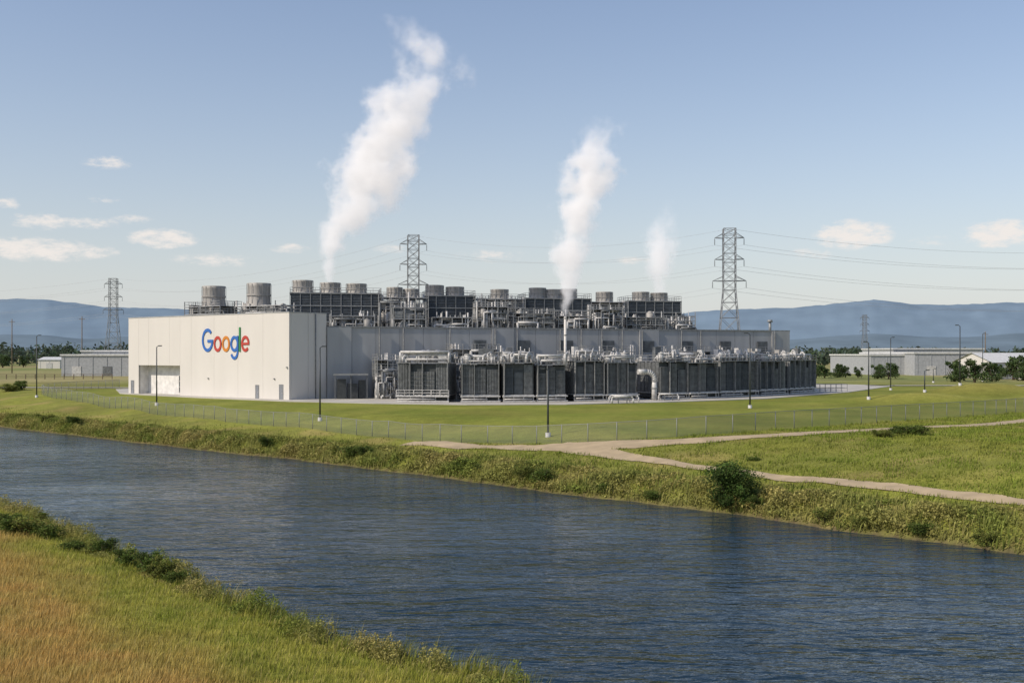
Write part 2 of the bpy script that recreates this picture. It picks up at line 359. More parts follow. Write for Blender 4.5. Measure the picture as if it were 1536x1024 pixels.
# ------------------------------------------------------------------ equipment
def rail(mb,x0,x1,y0,y1,z,h=1.1,st=1.8):
    for (a,b_) in (((x0,y0),(x1,y0)),((x1,y0),(x1,y1)),((x1,y1),(x0,y1)),((x0,y1),(x0,y0))):
        L_=math.hypot(b_[0]-a[0],b_[1]-a[1]); k=max(1,int(L_/st))
        for i in range(k): 
            t=i/k; p=(a[0]+(b_[0]-a[0])*t,a[1]+(b_[1]-a[1])*t); mb.beam((p[0],p[1],z),(p[0],p[1],z+h),.06)
        for hh in (h,h*.5): mb.beam((a[0],a[1],z+hh),(b_[0],b_[1],z+hh),.055)
def cowl(parent,x,y,z,r,h):
    c=sub('fan_cowl',parent)
    mb=MB(); n=28; prof=[(1.1,0),(1.0,.15),(.95,.5),(.97,.85),(1.03,1.0),(.95,1.0),(.88,.8),(.88,.1)]
    k=len(mb.V)
    for rr,zz in prof:
        for i in range(n): a=6.28318*i/n; mb.V.append((x+r*rr*math.cos(a),y+r*rr*math.sin(a),z+h*zz))
    for j in range(len(prof)-1):
        for i in range(n):
            q=(i+1)%n; mb.F.append((k+j*n+i,k+j*n+q,k+(j+1)*n+q,k+(j+1)*n+i)); mb.S.append(1)
    for i in range(14):
        a=6.28318*i/14; mb.beam((x+r*1.04*math.cos(a),y+r*1.04*math.sin(a),z),(x+r*1.04*math.cos(a),y+r*1.04*math.sin(a),z+h*.97),.07)
    mb.cyl((x,y,z+h*.45),(x,y,z+h*.52),r*1.06,n=28,caps=False)
    mb.obj('shroud',c,'cowl')
    mb=MB(); mb.cyl((x,y,z+h*.3),(x,y,z+h*.75),r*.15,n=10)
    for i in range(6):
        a=6.28318*i/6; ca,sa=math.cos(a),math.sin(a); px_,py_=-sa,ca; w_=r*.12
        mb.quad((x+ca*r*.1-px_*w_,y+sa*r*.1-py_*w_,z+h*.5),(x+ca*r*.85-px_*w_,y+sa*r*.85-py_*w_,z+h*.5),(x+ca*r*.85+px_*w_,y+sa*r*.85+py_*w_,z+h*.62),(x+ca*r*.1+px_*w_,y+sa*r*.1+py_*w_,z+h*.62))
    mb.obj('fan_blades',c,'steeld')
def rack(par,w_,d,z0,z1,seed,density=1.,y0=0,x0=0):
    r=random.Random(seed); f=MB(); p=MB(); dk=MB()
    nb=max(1,round(w_/2.2)); lv=max(1,round((z1-z0)/1.9)); 
    X_=[x0+w_*i/nb for i in range(nb+1)]; Y_=[y0,y0+d*.5,y0+d]
    for a in X_:
        for b_ in Y_: f.beam((a,b_,z0),(a,b_,z1+r.choice((0,0,.5,1.1))),.15)
    for l in range(1,lv+1):
        zz=z0+(z1-z0)*l/lv
        for b_ in Y_: f.beam((X_[0],b_,zz),(X_[-1],b_,zz),.14)
        for a in X_: f.beam((a,y0,zz),(a,y0+d,zz),.12)
        if l<lv or r.random()<.6: rail(f,X_[0],X_[-1],y0,y0+d,zz,1.0,1.3)
        if r.random()<.6: f.box(X_[0],X_[-1],y0+.1,y0+d-.1,zz-.05,zz+.0)
    for i in range(nb):
        if r.random()<.5: f.beam((X_[i],y0,z0),(X_[i+1],y0,z0+(z1-z0)/lv),.08)
    e=MB(); ea=x0+w_*r.uniform(0,.12); eb=x0+w_*r.uniform(.85,1.0); ez=z0+(z1-z0)*r.uniform(.75,1.02); e.box(ea,eb,y0+d*.3,y0+d*.9,z0,ez)
    q=ea
    while q<eb-.3: e.box(q,q+.12,y0+d*.3-.1,y0+d*.3-.01,z0+.2,ez); q+=.45
    e.obj('plant_enclosure',par,r.choice(('dark2','tower','tower','steeld')))
    for i in range(int(10*density*lv)):
        zz=r.uniform(z0+.3,z1-.1); yy=y0+r.uniform(-.2,d*.5); rr=r.choice((.07,.1,.14,.2,.28)); a=r.uniform(x0,x0+w_*.6); b_=a+r.uniform(.2,.6)*w_; b_=min(b_,x0+w_)
        tgt=p if r.random()<.5 else dk
        tgt.path([(a,yy,z0),(a,yy,zz),(b_,yy,zz),(b_,yy,max(z0,zz-r.uniform(.5,3)))],rr)
    for i in range(int(4*density*w_/3)):
        bw=r.uniform(.5,1.8); bh=r.uniform(.5,1.8); a=x0+r.uniform(0,max(.1,w_-bw)); b_=y0+r.uniform(0,d*.3); zz=z0+(z1-z0)*r.randint(0,lv-1)/lv
        MB().box(a,a+bw,b_,b_+r.uniform(.5,1.5),zz,zz+bh).obj('cabinet',par,r.choice(('cowl','steeld','steel','dark2')))
    for i in range(int(2*density*w_/5)+1):
        a=x0+r.uniform(.6,max(.7,w_-.6)); b_=y0+r.uniform(.4,d*.8); rr=r.uniform(.35,.8); h=r.uniform(1.2,2.6); zz=z0+(z1-z0)*r.randint(0,lv-1)/lv
        MB().cyl((a,b_,zz),(a,b_,zz+h),rr,n=14).cyl((a,b_,zz+h),(a,b_,zz+h+rr*.5),rr,rr*.4,n=14).obj('vessel',par,'cowl')
    for i in range(int(5*density)):
        a=x0+r.uniform(0,w_); b_=y0+r.uniform(0,d); p.cyl((a,b_,z0),(a,b_,z1+r.uniform(.4,1.3)),r.choice((.06,.1,.18)),n=8)
    f.obj('steel_frame',par,'steel'); p.obj('pipework',par,'pale'); dk.obj('duct',par,'steeld')
def tower(px0,px1,ytop,D,cowls,crad,seed,zc=None):
    x0,x1=XD(px0,D),XD(px1,D); zt=ZD(ytop,D); w_=(x1-x0)/.96; d=7.5; r_=.20
    t=thing('cooling_tower',(x0,D-w_*.07,HW-.3),r_,'dark louvred rooftop cooling tower with %d round fan cowls'%len(cowls),'cooling tower','rooftop cooling towers')
    z1=zt-HW+.3; zc=max(.6,z1-5.7)
    rack(t,w_,d,0,zc,seed,.8)
    mb=MB(); mb.box(.15,w_-.15,.15,d-.15,zc,z1-.05); mb.obj('core',t,'dark')
    mb=MB(); nb=max(3,round(w_/2.0)); 
    for i in range(nb+1):
        a=w_*i/nb; mb.box(a-.07,a+.07,-.06,.1,zc,z1)
    for zz in (zc,z1-2.6,z1-.2): mb.box(-.1,w_+.1,-.1,.15,zz,zz+.2); mb.box(-.1,.15,.15,d,zz,zz+.2); mb.box(w_-.15,w_+.1,.15,d,zz,zz+.2)
    mb.obj('casing_frame',t,'steel')
    mb=MB(); k=int((z1-zc-.3)/.3)
    for i in range(k):
        zz=zc+.25+i*.3
        mb.V+= [(.12,0,zz),(w_-.12,0,zz),(w_-.12,.12,zz+.2),(.12,.12,zz+.2)]; q=len(mb.V)-4; mb.F.append((q,q+1,q+2,q+3)); mb.S.append(0)
        mb.V+= [(w_+.02,.15,zz),(w_+.02,d,zz),(w_-.12,d,zz+.2),(w_-.12,.15,zz+.2)]; q=len(mb.V)-4; mb.F.append((q,q+1,q+2,q+3)); mb.S.append(0)
    mb.obj('louvre',t,'tower')
    mb=MB(); rail(mb,0,w_,0,d,z1,1.0,1.5); mb.box(-.05,w_+.05,-.05,d+.05,z1-.05,z1+.02); mb.obj('railing',t,'steel')
    for cpx,ct in cowls:
        cxw=(XD(cpx,D+3)-x0)/.98; cowl(t,cxw,d*.45,z1,crad,ZD(ct,D+3)-zt)
    return t
tower(437,567,439,203,[(460,421),(500,424),(538,425)],1.95,1)
tower(640,711,443,211,[(657,428),(687,430)],1.8,2)
tower(788,886,447,217,[(811,432),(835,434),(858,433)],1.75,3)
tower(941,1022,451,226,[(966,438),(994,439)],1.8,4)
def rk(px0,px1,ytop,D,seed,dens=1,cw=(),z0=HW-.3,d=6,rot=.25):
    x0,x1=XD(px0,D),XD(px1,D); w_=(x1-x0)/math.cos(rot)
    t=thing('pipe_rack',(x0,D,z0),rot,'steel rack crowded with grey pipes, vessels and railings on the roof' if not cw else 'steel rack with pipes and a round fan cowl on the roof','pipe rack','rooftop pipe racks')
    z1=ZD(ytop,D)-z0; rack(t,w_,d,0,z1,seed,dens)
    for cpx,ct,cr in cw: cowl(t,XD(cpx,D+2)-x0,d*.5,z1+.1,cr,ZD(ct,D+2)-z0-z1)
rk(277,345,461,209,11,1.2,((327,432,2.2),),14.2,5,-.67)
rk(352,434,460,203,12,1.2,((387,427,2.2),),13.9,5,-.6)
rk(568,641,446,204,13,1.6,((597,431,1.5),(622,433,1.5)))
rk(713,788,448,210,14,1.6,((756,434,1.8),))
rk(886,944,453,219,15,1.6,((914,438,1.75),))
rk(1016,1044,475,226,16,1.2)
rk(497,560,474,193,17,1.6,d=4)
rk(590,638,461,196,18,1.8,d=4); rk(648,708,476,199,19,1.6,d=4)
rk(716,762,460,201,20,1.8,d=4); rk(770,832,470,203,21,1.7,d=4); rk(838,885,474,206,22,1.7,d=4)
rk(890,935,464,208,23,1.8,d=4); rk(940,1000,476,211,24,1.7,d=4); rk(1000,1045,481,214,25,1.4,d=4)
# chiller banks in the yard
def bank(pa,pb,seed,light=False,zt=6.25):
    a=Vector(G(*pa)[:2]); b_=Vector(G(*pb)[:2]); v=b_-a; w_=v.length; rz=math.atan2(v.y,v.x); r=random.Random(seed)
    t=thing('chiller_bank',(a.x,a.y,.1),rz,'row of dark ribbed cooling units on a pale base frame','cooling unit','cooling units along the yard')
    d=7.
    mb=MB(); nb=max(3,round(w_/2.2))
    for i in range(nb+1):
        q=w_*i/nb; mb.box(q-.1,q+.1,-.02,.18,0,1.0); mb.box(q-.1,q+.1,d-.2,d,0,1.0)
    mb.box(-.25,w_+.25,-.5,.0,.85,1.05); mb.box(-.1,w_+.1,-.1,d,1.05,1.2)
    mb.box(-.25,w_+.25,-.6,-.45,.05,.25)
    if light: rail(mb,-.2,w_+.2,-.48,-.1,1.05,.9,1.4)
    mb.obj('base_frame',t,'pale')
    mb=MB(); mb.box(.1,w_-.1,.3,d-.1,.3,zt-.1); mb.obj('core',t,'dark')
    for i in range(nb):
        x0=w_*i/nb+.1; x1=w_*(i+1)/nb-.1; m_=7; top=zt-r.choice((0,0,.2,.4,.8,1.3)); bw=r.choice((0.,0.,.15,.3)); setb=r.choice((0,0,.15,.1)); tg=MB(); tg.box(x0,x1,.19,.29,1.25,top)
        for j in range(m_):
            u0=j/m_; u1=(j+.62)/m_; c=(u0+u1)/2; bow=setb-bw*(1-(2*c-1)**2)
            tg.box(x0+(x1-x0)*u0,x0+(x1-x0)*u1,bow,.189,1.25,top)
        zz=1.6; stp=r.choice((.6,.9,1.3,5))
        while zz<top: tg.box(x0,x1,-.36,-.32,zz,zz+.04); tg.box(x0,x0+.05,-.34,.188,zz,zz+.04); zz+=stp
        tg.obj('ribbed_casing',t,(r.choice(('dark2','dark2','steeld','tower')) if not light else r.choice(('steeld','steel'))))
    mb=MB()
    for j in range(int(d/1.1)): mb.box(-.06,.1,.3+j*1.1,.3+j*1.1+.85,1.3,zt)
    mb.box(.02,.08,.3,d,1.3,zt); mb.obj('end_louvre',t,'steeld')
    mb=MB()
    for j in range(int(d/1.1)): mb.box(w_-.1,w_+.06,.3+j*1.1,.3+j*1.1+.85,1.3,zt)
    mb.box(w_-.08,w_-.02,.3,d,1.3,zt); mb.obj('end_louvre',t,'steeld')
    mb=MB()
    for i in range(0,nb+1,1):
        q=w_*i/nb
        if r.random()<.7: mb.box(q-.05,q+.05,-.44,.18,1.05,zt+.1)
    mb.box(-.2,w_+.2,-.4,d+.1,zt+.1,zt+.2); rail(mb,-.2,w_+.2,-.4,d,zt+.2,1.0,1.5); mb.obj('deck',t,'steel')
    for i in range(nb):
        q=w_*(i+.5)/nb; yy=r.uniform(1.0,2.6); h=r.uniform(.5,1.6); rr=r.uniform(.4,.75); k_=r.random()
        if k_<.5: MB().cyl((q,yy,zt+.2),(q,yy,zt+.2+h),rr,n=14).cyl((q,yy,zt+.2+h),(q,yy,zt+.35+h),rr*1.15,rr*1.15,n=14).obj('fan_housing',t,'pale')
        elif k_<.85: MB().box(q-.8,q+.6,yy,yy+1.2,zt+.2,zt+.2+h).obj('fan_housing',t,r.choice(('pale','cowl')))
    mb=MB()
    for i in range(nb):
        q=w_*(i+.5)/nb; yy=r.uniform(.3,2.6)
        for e_ in range(3):
            a_=r.uniform(1.0,2.8); q2=q+r.uniform(-1,1.); mb.path([(q2,yy,zt+.2),(q2,yy,zt+.2+a_*.6),(q2+.6,yy+.8,zt+a_*.8),(q2+.6,yy+2,zt+.2)],r.choice((.08,.12,.2)))
    for k_ in range(4):
        zz=zt+r.uniform(.5,1.9); yy=r.uniform(.3,4); x_a=r.uniform(0,w_*.4); mb.path([(x_a,yy,zt),(x_a,yy,zz),(w_,yy,zz),(w_,yy,zt)],r.choice((.1,.16,.22)))
    mb.obj('top_pipework',t,'pale')
    MB().path([(0,-.55,.5),(w_*r.uniform(.5,1),-.55,.5)],.11).obj('supply_pipe',t,'pale')
    for i in range(int(w_/1.2)):
        q=r.uniform(0,w_-1); yy=r.uniform(2,6); MB().box(q,q+r.uniform(.5,1.5),yy,yy+1,zt+.2,zt+r.uniform(.9,2.7)).obj('control_box',t,r.choice(('cowl','steeld','pale','dark2')))
bank((597,603.5),(672,604),31,True); bank((693,604),(748,603.8),32,False,6.1); bank((756,604),(800,603.6),33); bank((806,603.5),(848,603),38,False,5.9); bank((862,602.5),(905,601.7),34,False,6.5); bank((910,601.6),(955,600.5),39,False,6.2)
bank((990,600),(1030,599),35,False,6.4); bank((1034,599),(1074,597.3),40,False,6.1); bank((1078,597),(1134,594.7),36,False,6.4); bank((1138,594),(1178,592),37); bank((1182,591.6),(1221,589),41,False,6.4)
def yr(px0,px1,ytop,D,seed,dens=1.3,d=4):
    x0,x1=XD(px0,D),XD(px1,D); t=thing('pipe_rack',(x0,D,.1),.3,'steel rack with vertical pipes standing in the yard','pipe rack','yard pipe racks'); rack(t,(x1-x0)/.95,d,0,ZD(ytop,D)-.1,seed,dens)
yr(566,596,540,184,41,1.8,5); yr(673,691,545,180,42); yr(676,748,524,192,43,1.3); yr(752,800,528,190,44,1.2); yr(848,862,535,182,45); yr(880,955,527,194,46,1.1); yr(957,988,545,188,47,1.6); yr(1000,1075,527,203,48,1.2); yr(1080,1190,528,214,49,1.1)
ep=G(975,601); t=thing('pipe_elbow',(ep[0],ep[1],.1),.3,'thick pale elbow duct rising from the yard','duct')
mb=MB(); pts=[(-2.2,0,4.8)]+[(-2.2+1.6+1.4*math.sin(a),0,4.8-1.4*(1-math.cos(a))) for a in np.linspace(0,1.57,7)]+[(.8,0,0)]; mb.path(pts,.45,14); mb.obj('duct',t,'pale')
for zz in (.3,2.,3.2): MB().cyl((.8,0,zz),(.8,0,zz+.12),.58,n=14).obj('flange',t,'steel')
for pxa,pxb,yb in ((914,958,604),(918,950,606),(988,1018,601.5)):
    a=G(pxa,yb); b_=G(pxb,yb); v=Vector(b_)-Vector(a); t=thing('ground_pipe',(a[0],a[1],.1),math.atan2(v.y,v.x),'low pale pipe loop on short stands','pipe','low pipes in the yard')
    L_=v.length; mb=MB(); mb.path([(0,0,0),(0,0,.8),(.3,0,1.1),(L_-.3,0,1.1),(L_,0,.8),(L_,0,0)],.13,8); mb.obj('pipe',t,'pale')
    for q in (.3,.7): MB().box(L_*q-.06,L_*q+.06,-.2,.2,0,1.0).obj('stand',t,'steeld')
t=thing('equipment_shelter',(XD(500,184),184,.1),.2,'dark flat canopy over electrical cabinets against the wall','shelter')
MB().box(0,6,-1,2.2,4.1,4.35).obj('canopy',t,'steel')
for q in (.2,2.9,5.7): MB().box(q,q+.15,-.8,-.65,0,4.1).obj('post',t,'steeld')
for bx in ((.6,2.2,.2,1.8,0,3.4),(2.5,4.2,0,1.6,0,2.6),(4.4,5.6,.4,1.8,0,3.2)): MB().box(*bx).obj('cabinet',t,'dark')
sp=(XD(848,182),182)
t=thing('exhaust_stack',(sp[0],sp[1],.1),0,'slender white exhaust stack rising from the cooling units','exhaust stack')
mb=MB(); zt=ZD(476,182); mb.cyl((0,0,0),(0,0,zt),.24,n=12); mb.obj('pipe',t,'white')
for zz in (4,8,11,zt-.3): MB().cyl((0,0,zz),(0,0,zz+.15),.32,n=12).obj('collar',t,'steel')
t=thing('exhaust_stack',(XD(1155,232),232,HW-.3),0,'short grey flue with a flared cap on the roof','exhaust stack')
mb=MB(); zt=ZD(483,232)-HW+.3; mb.cyl((0,0,0),(0,0,zt),.3,n=12); mb.obj('pipe',t,'steel'); mb=MB(); mb.cyl((0,0,zt),(0,0,zt+.5),.6,.5,n=12); mb.obj('cap',t,'steel')
t=thing('guard_rail',(XD(1222,216),216,.1),.35,'dark guard rail at the edge of the yard','railing'); mb=MB(); rail(mb,0,8,0,2,0,1.6,1.3); mb.obj('rails',t,'steeld')
# ------------------------------------------------------------------ lamps
def lamp(px,py,ytop,arm=1):
    g=G(px,py); h=(py-ytop)/F*g[1]
    t=thing('street_lamp',g,0,'slender dark lamp pole on a round pale concrete base','street lamp','lamp poles around the site')
    mb=MB(); mb.cyl((0,0,0),(0,0,h-.15),.12,.08,n=10); mb.obj('pole',t,'pole')
    mb=MB(); mb.cyl((0,0,-.5),(0,0,.45),.32,.28,n=12); mb.obj('base',t,'pale')
    mb=MB(); mb.path([(0,0,h-.2),(.2*arm,0,h),(.5*arm,0,h+.03)],.05); mb.obj('arm',t,'pole')
    hd=sub('lamp_head',t)
    a,b_=sorted((.3*arm,.85*arm)); MB().box(a,b_,-.16,.16,h-.02,h+.12).obj('housing',hd,'pole'); MB().box(a+.08,b_-.08,-.12,.12,h-.05,h-.021).obj('lens',hd,'lampglass')
for a in ((235,608,519,1),(480,631,520,1),(822,655,553,-1),(1125,612,500,-1),(1303,599,513,-1),(1336,585,506,1),(55,596,503,1),(1440,578,488,-1),(1387,588,555,1),(1474,572,500,1),(1400,574,553,1)): lamp(*a)
# ------------------------------------------------------------------ fence
fo=thing('chain_link_fence',(fence[10][0],fence[10][1],0),0,'grey chain link fence with steel posts around the lawn','fence'); ox,oy=fence[10]
FZ=terr(fence[:,0],fence[:,1]); mb=MB(); mb.cyl((0,0,-.3),(0,0,1.95),.045,n=6); 
p0=mb.obj('post',fo,'fpost'); p0.location=(fence[0][0]-ox,fence[0][1]-oy,FZ[0])
for i in range(1,len(fence)):
    if i>=100: break
    o=p0.copy(); o.location=(fence[i][0]-ox,fence[i][1]-oy,FZ[i]); o.parent=fo; COL.objects.link(o)
mb=MB(); mr=MB()
for i in range(len(fence)-1):
    a=(fence[i][0]-ox,fence[i][1]-oy); b_=(fence[i+1][0]-ox,fence[i+1][1]-oy)
    mb.quad((*a,FZ[i]+.03),(*b_,FZ[i+1]+.03),(*b_,FZ[i+1]+1.86),(*a,FZ[i]+1.86))
    mr.cyl((*a,FZ[i]+1.9),(*b_,FZ[i+1]+1.9),.028,n=5)
mb.obj('mesh_panel',fo,'chain'); mr.obj('top_rail',fo,'fpost')
# ------------------------------------------------------------------ pylons and cables
def pylon(x,y,h,rz,label,bw=8.5,cw=3.4,sc=1):
    t=thing('transmission_tower',(x,y,-.2),rz,label,'pylon','lattice pylons'); 
    b=MB(); th=.135*sc
    lv=[0,.16,.30,.42,.52,.60]; W=lambda zf: bw+(cw-bw)*(min(zf,.6)/.6)**.85
    lv2=lv+[.66,.72,.78,.84,.90,.96,1.0]
    def cor(zf): w_=W(zf)/2; return [(-w_,-w_,h*zf),(w_,-w_,h*zf),(w_,w_,h*zf),(-w_,w_,h*zf)]
    for a,c in zip(lv2[:-1],lv2[1:]):
        A,Cc=cor(a),cor(c)
        for i in range(4):
            j=(i+1)%4; b.beam(A[i],Cc[i],th*1.3); b.beam(A[i],Cc[j],th*.7); b.beam(A[j],Cc[i],th*.7); b.beam(Cc[i],Cc[j],th*.8)
    b.obj('lattice_body',t,'pylon')
    att=[]
    for zf in (.66,.80,.94):
        m_=MB(); w_=W(zf)/2; zz=h*zf; al=cw/2+ (2.4 if zf!=.66 else 3.0)
        for sg_ in (-1,1):
            tip=(sg_*al,0,zz)
            for yy in (-w_,w_): m_.beam((sg_*w_,yy,zz),tip,th); m_.beam((sg_*w_,yy,zz+h*.03),tip,th*.8)
            m_.beam((sg_*(w_+al)/2,-w_/2,zz),(sg_*(w_+al)/2,w_/2,zz),th*.6)
        m_.beam((-w_,-w_,zz),(w_,w_,zz),th*.7); m_.obj('cross_arm',t,'pylon')
        for sg_ in (-1,1):
            m_=MB(); m_.cyl((sg_*al,0,zz),(sg_*al,0,zz-2.0),.05,n=6)
            for q in range(6): m_.cyl((sg_*al,0,zz-.4-q*.26),(sg_*al,0,zz-.5-q*.26),.16,n=8)
            m_.obj('insulator',t,'pylon')
            c_,s_=math.cos(rz),math.sin(rz); att.append(Vector((x+c_*sg_*al,y+s_*sg_*al,zz-2.2)))
    att.append(Vector((x,y,h-.2)))
    return att
pl=pylon(XD(170,500),500,ZD(417,500),.1,'tall grey lattice pylon standing beyond the fields')
pm_=pylon(XD(620,325),325,ZD(352,325),.15,'tall grey lattice pylon rising behind the rooftop plant')
pr=pylon(XD(1094,300),300,ZD(342,300),-.1,'tall grey lattice pylon rising behind the grey hall')
pf=pylon(XD(1297,950),950,ZD(472,950),0,'distant small lattice pylon on the plain',8,3.2,1.3)
px_=pylon(XD(2000,330),330,ZD(345,330),-.3,'tall grey lattice pylon further along the line')
pe=pylon(-420,560,42,.3,'tall grey lattice pylon further along the line')
def span(A,B_,sag,r=.055):
    for a,b_ in zip(A,B_):
        mb=MB(); n=26; o=a
        pts=[tuple(a.lerp(b_,i/n)-Vector((0,0,4*sag*(i/n)*(1-i/n)))-o) for i in range(n+1)]
        for p,q in zip(pts[:-1],pts[1:]): mb.cyl(p,q,r,n=4,caps=False)
        c=mb.obj('power_cable',None,'cable'); c.location=o; meta(c,'thin sagging power cable strung between lattice pylons','power cable',None,'power cables')
span(pr,px_,7,.030); span(pm_,pr,4.5,.022); span(pl,pm_,6,.024); span(pe,pl,6,.03)
for px,yb,yt,D in ((123,545,474,420),(18,545,478,430),(1478,548,497,430)):
    x_=XD(px,D); t=thing('utility_pole',(x_,D,-.1),0,'dark wooden utility pole standing in the fields','utility pole','utility poles'); h=ZD(yt,D)
    mb=MB(); mb.cyl((0,0,0),(0,0,h),.22,.15,n=8); mb.obj('pole',t,'timber'); mb=MB(); mb.box(-1.2,1.2,-.1,.1,h-1.2,h-1.0); mb.obj('cross_arm',t,'timber')
# ------------------------------------------------------------------ warehouses
def warehouse(px0,px1,ytop,D,depth,rz,label,gable=0,wall='whwall',zb_=-.1):
    x0=XD(px0,D); w_=(XD(px1,D)-x0)/max(.3,math.cos(rz)); h=ZD(ytop,D)-zb_
    t=thing('warehouse',(x0,D,zb_),rz,label,'warehouse')
    mb=MB(); mb.box(0,w_,0,depth,0,h-.6)
    if gable:
        k=len(mb.V); mb.V+=[(0,0,h-.6),(0,depth,h-.6),(0,depth/2,h-.6+gable),(w_,0,h-.6),(w_,depth,h-.6),(w_,depth/2,h-.6+gable)]; mb.F+=[(k,k+2,k+1),(k+3,k+4,k+5)]; mb.S+=[0,0]
    for i in range(int(w_/5)): mb.box(i*5+.9,i*5+1.1,-.12,-.005,0,h-.62)
    mb.obj('wall',t,wall)
    mb=MB()
    if gable:
        mb.quad((-.5,-.5,h-.55),(w_+.5,-.5,h-.55),(w_+.5,depth/2,h-.5+gable),(-.5,depth/2,h-.5+gable)); mb.quad((-.5,depth/2,h-.5+gable),(w_+.5,depth/2,h-.5+gable),(w_+.5,depth+.5,h-.55),(-.5,depth+.5,h-.55))
    else: mb.box(-.4,w_+.4,-.4,depth+.4,h-.59,h)
    mb.obj('roof',t,'whroof')
    n=int(w_/9)
    for i in range(n):
        mb=MB(); q=(i+.5)*w_/n; mb.box(q-1.6,q+1.6,-.16,-.01,0,min(3.6,h*.6)); mb.obj('loading_door',t,'steeld' if i%3 else 'pale')
warehouse(92,230,531,372,30,.0,'long low grey warehouse with a pale flat roof')
warehouse(122,240,525,400,30,.0,'taller pale warehouse block behind the grey one')
warehouse(57,90,538,560,16,0,'small white shed among the fields',1.5,'white')
warehouse(1306,1372,531,395,50,-.0,'grey warehouse with dark ribbed walls and pale roof')
warehouse(1372,1472,528,385,60,.0,'long grey warehouse with white roof')
warehouse(1340,1475,522,450,40,.0,'pale roofed warehouse behind the grey one')
warehouse(1490,1600,541,330,24,.1,'white gabled shed with pale roof',3,'white')
t=thing('field_fence',(XD(-20,330),330,-.1),0,'weathered timber rail fence in the field','fence'); mb=MB()
for i in range(14): mb.box(i*3,i*3+.2,0,.2,0,1.7)
for zz in (.6,1.1,1.55): mb.box(0,39,.15,.28,zz,zz+.12)
mb.obj('rails',t,'timber')
# ------------------------------------------------------------------ hills
hp=[-2500,-800,0,70,150,270,400,600,800,950,1030,1100,1180,1250,1310,1380,1450,1536,2300,4000]; he=[470,458,448,446,457,462,468,474,476,478,469,462,460,453,448,456,455,452,462,470]
def hills(name,D0,D1,scale,lift,label,m_,seed):
    az=np.linspace(-1.0,1.0,520); V=[]; K=26
    for j in range(K):
        f=j/(K-1); D=D0+(D1-D0)*f; X_=np.tan(az)*D; P=768+np.tan(az)*F
        top=(530-np.interp(P,hp,he))*scale+lift*nz(P,P*0,240,seed)
        prof=math.sin(min(1,f*1.6)*1.5708)**1.2 if f<.65 else math.cos((f-.65)/.35*1.5708)
        rg=1+.14*nz(X_,np.full_like(X_,D),900,seed)*(1-prof*.85)+.05*nz(X_,np.full_like(X_,D),260,seed+1)*(1-prof*.7)+.006*nz(X_,np.full_like(X_,D),90,seed+2)
        Zp=top*(D0+(D1-D0)*.63)/F*prof*rg+8*prof-2
        V.append(np.stack([X_,np.full_like(X_,D),Zp],1))
    n_=len(az); V=np.concatenate(V); idx=np.arange(n_*K).reshape(K,n_); Fc=np.stack([idx[:-1,:-1],idx[:-1,1:],idx[1:,1:],idx[1:,:-1]],-1).reshape(-1,4)
    meta(npmesh(name,V,Fc,m_,None,True),label,'hills','structure')
M['hill1']=mat('hazy_blue_hill',(.175,.24,.305),1,0,.08,.004); M['hill2']=mat('hazy_forest_hill',(.145,.195,.235),1,0,.12,.006)  # distance haze is mixed into these base colours
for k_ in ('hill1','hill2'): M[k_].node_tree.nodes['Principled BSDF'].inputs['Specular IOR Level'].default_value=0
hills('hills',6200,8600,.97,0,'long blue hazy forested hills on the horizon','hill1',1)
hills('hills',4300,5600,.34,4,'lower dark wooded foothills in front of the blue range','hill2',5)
# ------------------------------------------------------------------ vegetation
def shades(n_,base,var=.3):
    c=np.array(base)[None,:]*(1+var*rng.normal(size=(n_,1)))*(1+.08*rng.normal(size=(n_,3))); return np.clip(c,.005,1)
def leaves(P,size,colr,name,parent=None,m_='leaf'):
    n_=len(P); a=rng.normal(size=(n_,3)); a/=np.linalg.norm(a,axis=1)[:,None]; b_=rng.normal(size=(n_,3)); b_=np.cross(a,b_); b_/=np.linalg.norm(b_,axis=1)[:,None]
    sz=(size*rng.uniform(.6,1.3,n_))[:,None]
    V=np.stack([P-a*sz,P-b_*sz*.5,P+a*sz,P+b_*sz*.5],1).reshape(-1,3); Fc=np.arange(4*n_).reshape(-1,4)
    o=npmesh(name,V,Fc,m_,np.repeat(colr,4,0)); 
    if parent: o.parent=parent
    return o
def crown(n_,w_,h,z0,nl,seed,base):
    r=np.random.default_rng(seed); P=[];Cc=[]
    for i in range(nl):
        a=r.uniform(0,6.28); rr=w_*.5*r.uniform(0,.82); zc=z0+h*r.uniform(.12,.9); lr=w_*r.uniform(.10,.25)*(1.15-.5*abs((zc-z0)/h-.4)); k=int(n_/nl)
        d=r.normal(size=(k,3)); d/=np.linalg.norm(d,axis=1)[:,None]; rad=lr*r.uniform(.35,1.15,(k,1))
        p=np.array([rr*math.cos(a),rr*math.sin(a),zc])+d*rad*np.array([1,1,.85]); P.append(p)
        lobe_tone=r.uniform(.65,1.25); Cc.append(shades(k,np.array(base)*lobe_tone,.22)*(0.7+.4*np.clip((d[:,2:3]+1)/2,0,1)))  # random tone per lobe, leaves paler towards the lobe top
    P=np.concatenate(P); Cc=np.concatenate(Cc); P[:,2]=np.maximum(P[:,2],.02); return P,Cc
